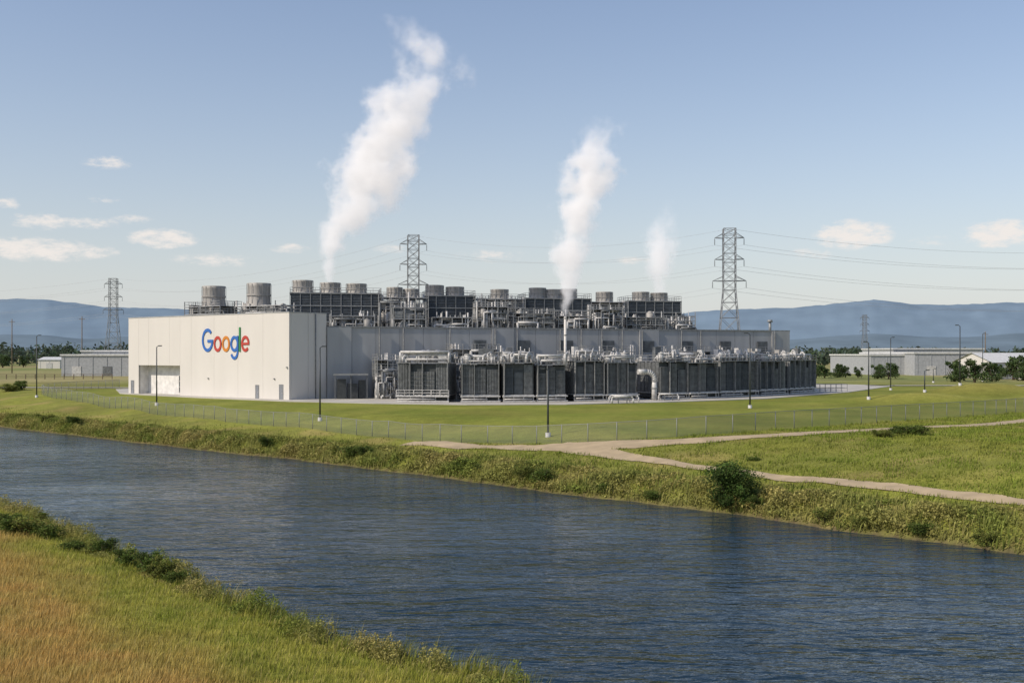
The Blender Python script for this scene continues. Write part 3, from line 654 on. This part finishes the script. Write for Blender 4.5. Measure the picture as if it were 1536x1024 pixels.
def plantproto(nm,w_,h,z0,nl,n_,leafs,seed,base,trunk,label,cat):
    r=random.Random(seed); t=thing(nm,(0,0,0),0,label,cat); mb=MB()
    if trunk:
        mb.cyl((0,0,-.3),(0,0,z0+h*.45),.05*w_+.05,.02*w_,n=8)
        for i in range(6):
            a=r.uniform(0,6.28); q=r.uniform(.5,.9); mb.cyl((0,0,z0*q+h*.1),(math.cos(a)*w_*.3,math.sin(a)*w_*.3,z0+h*r.uniform(.3,.7)),.02*w_,.006*w_,n=5)
        mb.obj('trunk',t,'bark')
    else:
        for i in range(8):
            a=r.uniform(0,6.28); mb.cyl((0,0,-.2),(math.cos(a)*w_*.3,math.sin(a)*w_*.3,h*r.uniform(.4,.8)),.035,.012,n=5)
        mb.obj('stem',t,'bark')
    P,Cc=crown(n_,w_,h,z0,nl,seed,base); leaves(P,leafs,Cc,'crown' if trunk else 'foliage',t); return t
def place(proto,x_,y_,z_,s_,rz,label,cat,group,first=[set()]):
    if proto.name not in first[0]: o=proto; first[0].add(proto.name); 
    else:
        o=proto.copy(); COL.objects.link(o)
        for c in proto.children:
            q=c.copy(); q.parent=o; COL.objects.link(q)
    o.location=(x_,y_,z_); o.scale=(s_[0],s_[0],s_[1]); o.rotation_euler=(0,0,rz); o['label']=label; o['category']=cat; o['group']=group
trees=[plantproto('tree',5.5,5.5,.35,18,1700,.28,50+i,(.085,.125,.045),True,'x','tree') for i in range(3)]
tl=[(1224,556,5,340),(1237,556,4.6,345),(1256,556,5,350),(1268,555,4.4,350),(1287,556,4,345),(1316,556,5,335),(1333,556,5.6,330),(1343,554,4,340),(1432,558,6.5,300),(1446,557,5,310),(1462,558,7,290),(1488,556,6,300),(1500,555,5,330),(1520,555,8,320),(1535,555,7,310),
 (4,540,8,600),(35,540,7,620),(205,540,8,600),(1410,540,9,600),(1210,540,9,600)]
for i,(px,py,h,D) in enumerate(tl):
    place(trees[i%3],XD(px,D),D,-.2,(h/6.*random.uniform(.95,1.25),h/6.),random.uniform(0,6),'round dark green tree on the plain beside the warehouses','tree','trees on the plain')
shr=[plantproto('shrub',2.6,1.9,.0,15,2600,.085,70+i,c,False,'x','shrub') for i,c in enumerate([(.12,.16,.032),(.095,.135,.028),(.17,.19,.042)])]
big=plantproto('shrub',3.9,2.8,.0,34,9500,.085,93,(.075,.12,.026),False,'x','shrub')
g=G(1100,757); place(big,g[0],g[1]+.5,g[2]-.1,(1.22,1.12),0,'large dark green rounded shrub at the water edge','shrub','shrubs on the canal banks')
sl=[(530,682,1.2,.8),(552,684,1.,.7),(785,718,1.2,.8),(812,722,1.3,.9),(110,638,1.6,.9),(70,632,1.4,.8),(1375,652,1.5,.8),(1345,653,1.2,.6),(1322,655,1.1,.5),(1130,690,.7,.3),(30,585,2.2,1.3),(12,587,2,1.1),(905,736,.9,.6),(690,704,1.,.6),(1235,782,.8,.6),(1380,800,.9,.6),(1135,762,.8,.6),(1290,790,.7,.5),(980,748,.9,.55),(400,668,1.2,.7),(1480,815,.8,.55)]
for i,(px,py,a,b_) in enumerate(sl):
    g=G(px,py); place(shr[i%3],g[0],g[1],g[2]-.1,(a*.9,b_*.9),random.uniform(0,6),'leafy green shrub in the tall grass of the canal bank','shrub','shrubs on the canal banks')
sl2=[(15,800,1.1,.75),(42,802,1.2,.8),(68,807,.9,.7),(225,862,.8,.75),(245,870,.75,.8),(262,876,.65,.6),(150,832,.85,.6),(330,893,.6,.45),(400,914,.55,.5),(470,936,.6,.6),(505,948,.65,.7),(600,970,.65,.6),(640,978,.6,.7),(700,990,.6,.6),(745,1000,.55,.6),(780,1012,.5,.5),(560,962,.5,.45),(110,826,.8,.5),(190,848,.7,.55)]
for i,(px,py,a,b_) in enumerate(sl2):
    g=G(px,py); place(shr[(i+1)%3],g[0],g[1],g[2]-.1,(a*.9,b_*.9),random.uniform(0,6),'leafy green shrub at the edge of the near bank','shrub','shrubs on the canal banks')
def blades(x_,y_,h,w_,colr,name,label,sink=.03):
    n_=len(x_); z_=terr(x_,y_)-sink; a=rng.uniform(0,6.283,n_); la=rng.normal(.35,.7,n_); ld=rng.uniform(.1,.55,n_)*h
    dx=np.cos(a)*w_; dy=np.sin(a)*w_; tx=np.cos(la)*ld; ty=np.sin(la)*ld*.6
    V=np.stack([np.stack([x_-dx,y_-dy,z_],1),np.stack([x_+dx,y_+dy,z_],1),np.stack([x_+tx*.35+dx*.6,y_+ty*.35+dy*.6,z_+h*.6],1),np.stack([x_+tx*.35-dx*.6,y_+ty*.35-dy*.6,z_+h*.6],1),np.stack([x_+tx,y_+ty,z_+h],1)],1).reshape(-1,3)
    k=np.arange(n_)*5; Fc=np.concatenate([np.stack([k,k+1,k+2],1),np.stack([k,k+2,k+3],1),np.stack([k+3,k+2,k+4],1)])
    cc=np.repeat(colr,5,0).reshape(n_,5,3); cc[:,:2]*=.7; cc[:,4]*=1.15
    return meta(npmesh(name,V,Fc,'leaf',cc.reshape(-1,3)),label,'grass','stuff')
# near bank
n_=900000; x_=rng.uniform(-50,10,n_); y_=rng.uniform(22,105,n_); s,n=sdist(x_,y_)
px=768+x_/y_*F; py=530+(8.-terr(x_,y_))/y_*F
k=(n>.1)&(n<40)&(px>-250)&(px<1000)&(py<1180)&(rng.uniform(size=n_)<np.clip((34/y_)**1.2,0,1))
x_,y_,n=x_[k],y_[k],n[k]; c=groundcol(x_,y_)*1.3
edge=np.clip(1-(n-.3)/1.8,0,1); dm=drymask(x_,y_,n)
cl=np.clip(.5+.7*nz(x_,y_,1.6,31),0,1)
c=mixc(c,C(.17,.21,.04),np.clip(edge*1.2*(.5+cl),0,1)*.7)*(1+.28*rng.normal(size=(len(x_),1)))
st_=rng.uniform(size=len(x_))<.16; c=np.where(st_[:,None],c*.4+np.array([[.36,.29,.12]]),c)
h=(.18+.65*edge*(.3+cl)+.12*dm+.14*cl)*rng.uniform(.5,1.3,len(x_))
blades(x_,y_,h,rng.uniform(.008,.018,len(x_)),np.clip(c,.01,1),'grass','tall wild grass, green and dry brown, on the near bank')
def scrub(far,n_,wlo,whi,leafs,hmax,name,label,seed):
    w_=rng.uniform(wlo,whi,n_)
    if far: u0=np.interp(w_,UF_W,UF)+wigf(w_); d=rng.uniform(.05,1,n_)**1.2*6.0; u=u0+d*1.414
    else: u0=np.interp(w_,UN_W,UN)+wigf(w_)*1.6; d=rng.uniform(.0,1,n_)**1.1*2.4; u=u0-d*1.414
    x_,y_=(u-w_)/2,(u+w_)/2
    cl=np.clip(.30+.8*nz(x_,y_,6.5 if far else 3.2,seed)+.4*nz(x_,y_,2. if far else 1.1,seed+1),0,1)
    hh=hmax*(.10+.90*cl**1.2)*(np.exp(-((d-1.5)/3.2)**2) if far else np.exp(-((d-.7)/1.2)**2))
    f=rng.uniform(0,1,n_)**.6; z_=terr(x_,y_)+hh*f
    t=np.clip(.5+.8*nz(x_,y_,13,seed+2),0,1)
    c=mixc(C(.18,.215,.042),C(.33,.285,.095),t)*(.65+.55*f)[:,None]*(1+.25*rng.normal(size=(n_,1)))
    k=rng.uniform(size=n_)<.15+.85*cl
    meta(leaves(np.stack([x_,y_,z_],1)[k],leafs,np.clip(c,.01,1)[k],name),label,'scrub','stuff')
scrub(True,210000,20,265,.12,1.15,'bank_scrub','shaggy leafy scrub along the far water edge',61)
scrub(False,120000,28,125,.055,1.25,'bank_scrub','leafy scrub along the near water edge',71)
allp=np.concatenate([pathA,pathB]); wd_=np.concatenate([np.full(len(pathA),1.25),np.full(len(pathB),.95)])
wd_=wd_*(1+.8*np.exp(-(np.hypot(allp[:,0]-9,allp[:,1]-107)/7)**2))
def nearpath(x_,y_,mg=0.):
    o=np.zeros(len(x_),bool)
    for (a,b_),w_ in zip(allp,wd_): o|=((x_-a)**2+(y_-b_)**2<(w_+mg)**2)
    return o
n_=560000; x_=rng.uniform(-125,50,n_); y_=rng.uniform(48,230,n_); s,n=sdist(x_,y_)
px=768+x_/y_*F
k=(s>.0)&(s<9.5)&(px>-150)&(px<1700)&(rng.uniform(size=n_)<np.clip((80/y_),0,1)*np.clip(1.25-s/9,0.3,1)); x_,y_,s=x_[k],y_[k],s[k]
k=~nearpath(x_,y_,-.1)&~inpoly(x_,y_,lawnpoly); x_,y_,s=x_[k],y_[k],s[k]
cl=np.clip(.5+.8*nz(x_,y_,4.5,41),0,1); tall=np.clip(1.2-s/7,0.15,1)
c=mixc(mixc(C(.21,.235,.045),C(.39,.33,.12),np.clip(.45+.7*nz(x_,y_,9,42),0,1)),C(.15,.195,.036),cl*.5)*(1+.3*rng.normal(size=(len(x_),1)))
h=(.2+.75*tall*(.35+cl))*rng.uniform(.5,1.25,len(x_))
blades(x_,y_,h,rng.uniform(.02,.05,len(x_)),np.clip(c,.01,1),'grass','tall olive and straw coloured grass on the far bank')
n_=420000; x_=rng.uniform(-10,100,n_); y_=rng.uniform(52,175,n_); s,n=sdist(x_,y_); px=768+x_/y_*F
k=(s>6)&(px<1700)&(px>700)&~inpoly(x_,y_,lawnpoly)&(rng.uniform(size=n_)<np.clip(90/y_,0,1)); x_,y_=x_[k],y_[k]
k=~nearpath(x_,y_,-.15); x_,y_=x_[k],y_[k]
cl=np.clip(.5+.8*nz(x_,y_,6,44),0,1)
c=mixc(mixc(C(.20,.25,.030),C(.29,.275,.055),np.clip(.4+.7*nz(x_,y_,15,45),0,1)),C(.135,.19,.026),cl*.5)*(1+.25*rng.normal(size=(len(x_),1)))
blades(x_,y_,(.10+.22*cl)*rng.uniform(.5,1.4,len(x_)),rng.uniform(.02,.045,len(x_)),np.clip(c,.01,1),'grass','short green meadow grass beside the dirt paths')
def wood(px0,px1,D0,D1,nt_,h,name,base,label):
    P=[];Cc=[]
    for i in range(nt_):
        D=random.uniform(D0,D1); x0=XD(random.uniform(px0,px1),D); hh=h*random.uniform(.6,1.2)
        k=46; d=rng.normal(size=(k,3)); d/=np.linalg.norm(d,axis=1)[:,None]; P.append(np.array([x0,D,hh*.5])+d*np.array([hh*.42,hh*.42,hh*.5])*rng.uniform(.5,1,(k,1))); Cc.append(shades(k,np.array(base)*random.uniform(.7,1.3),.2))
    o=leaves(np.concatenate(P),1.5,np.concatenate(Cc),name); meta(o,label,'woodland','stuff')
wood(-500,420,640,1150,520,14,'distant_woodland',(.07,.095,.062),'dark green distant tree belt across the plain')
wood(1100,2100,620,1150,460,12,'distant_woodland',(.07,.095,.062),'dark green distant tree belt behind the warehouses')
wood(-2500,4000,1600,2600,700,18,'distant_woodland',(.09,.125,.115),'hazy green far tree belt below the hills')  # paler, bluer leaf colour carries the distance haze
# ------------------------------------------------------------------ steam
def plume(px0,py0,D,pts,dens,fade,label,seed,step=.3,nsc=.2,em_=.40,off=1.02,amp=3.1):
    m1=D/F; z0=ZD(py0,D); ytop=pts[-1][0]; H=(py0-ytop)*m1
    RS=max(p[2] for p in pts)*m1*1.05; cxs=[(p[1]-px0)*m1 for p in pts]; cmin=min(cxs)-1; CS=max(cxs)-cmin+1
    zf=[(py0-p[0])/(py0-ytop) for p in pts]
    m=bpy.data.materials.new('steam_volume'); m.use_nodes=True; nt=m.node_tree; N=nt.nodes; L=nt.links; N.clear()
    def math_(op,a,b_=None,cl=False,c=None):
        q=N.new('ShaderNodeMath'); q.operation=op; q.use_clamp=cl
        for i,v in enumerate((a,b_,c)):
            if v is None: continue
            if isinstance(v,(int,float)): q.inputs[i].default_value=v
            else: L.new(v,q.inputs[i])
        return q.outputs[0]
    tc=N.new('ShaderNodeTexCoord'); 
    def noise(sc,det,off_,rough=.6):
        mp=N.new('ShaderNodeMapping'); mp.inputs['Location'].default_value=(off_,off_*.7,off_*1.3); no=N.new('ShaderNodeTexNoise'); no.inputs['Scale'].default_value=sc; no.inputs['Detail'].default_value=det; no.inputs['Roughness'].default_value=rough
        L.new(tc.outputs['Object'],mp.inputs[0]); L.new(mp.outputs[0],no.inputs[0]); return no
    sp_=N.new('ShaderNodeSeparateXYZ'); L.new(tc.outputs['Object'],sp_.inputs[0])
    t=math_('DIVIDE',sp_.outputs[2],H,True)
    def curve(vals):
        fc=N.new('ShaderNodeFloatCurve'); cu=fc.mapping.curves[0]
        cu.points[0].location=(0,vals[0]); cu.points[1].location=(1,vals[-1])
        for a,v in list(zip(zf,vals))[1:-1]: cu.points.new(a,v)
        fc.mapping.update(); L.new(t,fc.inputs['Value']); return fc.outputs[0]
    cx=math_('ADD',math_('MULTIPLY',curve([(c-cmin)/CS for c in cxs]),CS),cmin)
    r=math_('MULTIPLY',curve([p[2]*m1/RS for p in pts]),RS)
    n1=noise(.09,1,seed); s1=N.new('ShaderNodeSeparateColor'); L.new(n1.outputs['Color'],s1.inputs[0])
    wa=math_('MULTIPLY',math_('SUBTRACT',s1.outputs[0],.5),math_('MULTIPLY',r,1.4)); wb_=math_('MULTIPLY',math_('SUBTRACT',s1.outputs[1],.5),math_('MULTIPLY',r,1.4))
    dx=math_('ADD',math_('SUBTRACT',sp_.outputs[0],cx),wa); dy=math_('ADD',sp_.outputs[1],wb_)
    d=math_('DIVIDE',math_('SQRT',math_('ADD',math_('MULTIPLY',dx,dx),math_('MULTIPLY',dy,dy))),r)
    n2=noise(nsc,6,seed+3,.64)
    v=math_('ADD',math_('SUBTRACT',off,d),math_('MULTIPLY',math_('SUBTRACT',n2.outputs[0],.5),amp))
    fd=curve(fade)
    v=math_('SUBTRACT',v,math_('MULTIPLY',math_('SUBTRACT',1.,fd),.5))
    mr=N.new('ShaderNodeMapRange'); mr.interpolation_type='SMOOTHSTEP'; mr.inputs[1].default_value=.02; mr.inputs[2].default_value=.95; L.new(v,mr.inputs[0])
    de=math_('MULTIPLY',math_('MULTIPLY',mr.outputs[0],fd),dens)
    vs=N.new('ShaderNodeVolumeScatter'); vs.inputs['Color'].default_value=(1,1,1,1); vs.inputs['Anisotropy'].default_value=0.; L.new(de,vs.inputs['Density'])
    em=N.new('ShaderNodeEmission'); em.inputs[0].default_value=(1,.955,.93,1); L.new(math_('MULTIPLY',de,em_),em.inputs[1])  # added glow stands in for light scattered repeatedly inside the steam
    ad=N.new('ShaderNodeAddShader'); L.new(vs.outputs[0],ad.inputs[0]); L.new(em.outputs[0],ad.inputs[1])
    out=N.new('ShaderNodeOutputMaterial'); L.new(ad.outputs[0],out.inputs['Volume'])
    m.cycles.volume_step_rate=step
    mb=MB(); n=16; K=14
    for j in range(K+1):
        f=j/K; c=np.interp(f,zf,cxs); rr=np.interp(f,zf,[p[2]*m1 for p in pts])*1.65+.3
        for i in range(n): a=6.28318*i/n; mb.V.append((c+rr*math.cos(a),rr*math.sin(a),H*f))
    for j in range(K):
        for i in range(n): q=(i+1)%n; mb.F.append((j*n+i,j*n+q,(j+1)*n+q,(j+1)*n+i)); mb.S.append(0)
    mb.F.append(tuple(range(n))[::-1]); mb.F.append(tuple(K*n+i for i in range(n))); mb.S+=[0,0]
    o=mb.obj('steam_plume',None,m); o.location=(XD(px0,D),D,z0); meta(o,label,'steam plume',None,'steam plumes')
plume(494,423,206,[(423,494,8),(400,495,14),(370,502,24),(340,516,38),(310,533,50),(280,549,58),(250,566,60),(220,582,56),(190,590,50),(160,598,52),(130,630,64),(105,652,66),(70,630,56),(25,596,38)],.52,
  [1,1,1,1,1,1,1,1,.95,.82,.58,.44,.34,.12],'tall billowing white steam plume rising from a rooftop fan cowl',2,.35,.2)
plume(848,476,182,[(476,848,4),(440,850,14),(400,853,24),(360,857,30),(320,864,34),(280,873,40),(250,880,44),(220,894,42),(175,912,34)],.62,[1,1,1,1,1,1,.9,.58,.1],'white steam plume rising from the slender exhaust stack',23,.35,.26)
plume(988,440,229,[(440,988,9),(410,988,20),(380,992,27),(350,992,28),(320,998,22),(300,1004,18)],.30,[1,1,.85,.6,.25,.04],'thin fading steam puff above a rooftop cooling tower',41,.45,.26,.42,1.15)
# ------------------------------------------------------------------ world, sun, camera
W=bpy.data.worlds.new('World'); S.world=W; W.use_nodes=True; nt=W.node_tree; N=nt.nodes; L=nt.links; N.clear()
elev=math.radians(40); sd=Vector((-.88,-.47,0)).normalized()
def mt(op,a,b_=None,cl=False):
    q=N.new('ShaderNodeMath'); q.operation=op; q.use_clamp=cl
    for i,v in enumerate((a,b_)):
        if v is None: continue
        if isinstance(v,(int,float)): q.inputs[i].default_value=v
        else: L.new(v,q.inputs[i])
    return q.outputs[0]
sky=N.new('ShaderNodeTexSky'); sky.sky_type='NISHITA'; sky.sun_disc=False; sky.sun_elevation=elev; sky.sun_rotation=math.atan2(sd.x,sd.y)
sky.air_density=1.2; sky.dust_density=.8; sky.ozone_density=1.2
gain=N.new('ShaderNodeVectorMath'); gain.operation='MULTIPLY'; gain.inputs[1].default_value=(1.08,1.06,1.16); L.new(sky.outputs[0],gain.inputs[0])
bg=N.new('ShaderNodeBackground'); bg.inputs[1].default_value=.112; L.new(gain.outputs[0],bg.inputs[0])
tc=N.new('ShaderNodeTexCoord'); sp_=N.new('ShaderNodeSeparateXYZ'); L.new(tc.outputs['Generated'],sp_.inputs[0])
az=mt('ARCTAN2',sp_.outputs[0],sp_.outputs[1]); el=mt('ARCSINE',sp_.outputs[2])
hz_=mt('MULTIPLY',mt('POWER',2.71828,mt('MULTIPLY',mt('MAXIMUM',el,0.),-6.3)),.85)
bgh=N.new('ShaderNodeBackground'); bgh.inputs[0].default_value=(.665,.695,.73,1); bgh.inputs[1].default_value=1.
mh=N.new('ShaderNodeMixShader'); L.new(hz_,mh.inputs[0]); L.new(bg.outputs[0],mh.inputs[1]); L.new(bgh.outputs[0],mh.inputs[2])
clouds=[(50,374,90,13,1),(125,378,50,8,.7),(245,358,46,12,.95),(60,332,40,10,.75),(135,334,50,7,.6),(200,331,26,7,.55),(163,244,34,8,.62),(325,390,66,8,.55),(438,373,28,7,.65),(1280,352,52,17,1.1),(1500,350,46,16,1.05),(1215,380,36,8,.5),(585,375,26,7,.5),(735,383,50,9,.45),(10,305,18,7,.55),(1395,362,34,7,.38),(945,390,34,6,.45),(155,300,22,5,.42)]
acc=None
for px,py,hw,hh,wt in clouds:
    a=math.atan((px-768)/F); e=math.atan((530-py)/F*math.cos(a)); wa=hw/F*1.25; he_=hh/F*1.5
    d1=mt('DIVIDE',mt('SUBTRACT',az,a),wa); d2=mt('DIVIDE',mt('SUBTRACT',el,e),he_)
    v=mt('MULTIPLY',mt('SUBTRACT',1.,mt('ADD',mt('MULTIPLY',d1,d1),mt('MULTIPLY',d2,d2)),True),wt)
    acc=v if acc is None else mt('MAXIMUM',acc,v)
cb=N.new('ShaderNodeCombineXYZ'); L.new(mt('MULTIPLY',az,1.),cb.inputs[0]); L.new(mt('MULTIPLY',el,2.4),cb.inputs[1])
no=N.new('ShaderNodeTexNoise'); no.inputs['Scale'].default_value=60; no.inputs['Detail'].default_value=8; no.inputs['Roughness'].default_value=.66; L.new(cb.outputs[0],no.inputs[0])
cv=mt('ADD',acc,mt('MULTIPLY',mt('SUBTRACT',no.outputs[0],.5),2.6))
mr=N.new('ShaderNodeMapRange'); mr.interpolation_type='SMOOTHSTEP'; mr.inputs[1].default_value=.1; mr.inputs[2].default_value=1.15; L.new(cv,mr.inputs[0])
fac=mt('MULTIPLY',mr.outputs[0],mt('MULTIPLY',mt('MINIMUM',mt('MULTIPLY',acc,2.2),1.),.88))
bg2=N.new('ShaderNodeBackground'); bg2.inputs[0].default_value=(.93,.865,.815,1); bg2.inputs[1].default_value=.97
mx=N.new('ShaderNodeMixShader'); L.new(fac,mx.inputs[0]); L.new(mh.outputs[0],mx.inputs[1]); L.new(bg2.outputs[0],mx.inputs[2])
out=N.new('ShaderNodeOutputWorld'); L.new(mx.outputs[0],out.inputs[0])
sun=bpy.data.lights.new('sun','SUN'); sun.energy=4.0; sun.angle=math.radians(.5); sun.color=(1,.895,.76); so=bpy.data.objects.new('sun',sun); COL.objects.link(so)
dv=Vector((sd.x*math.cos(elev),sd.y*math.cos(elev),math.sin(elev))); so.rotation_euler=dv.to_track_quat('Z','Y').to_euler(); so.location=(-100,-50,120)
cam=bpy.data.cameras.new('camera'); co=bpy.data.objects.new('camera',cam); COL.objects.link(co); co.location=(0,0,CH); co.rotation_euler=(math.radians(90),0,0)
cam.sensor_width=36; cam.lens=F/1536*36; cam.shift_y=18/1536; cam.clip_end=30000; cam.clip_start=.5; S.camera=co
S.view_settings.view_transform='Standard'; S.view_settings.look='None'; S.view_settings.exposure=0
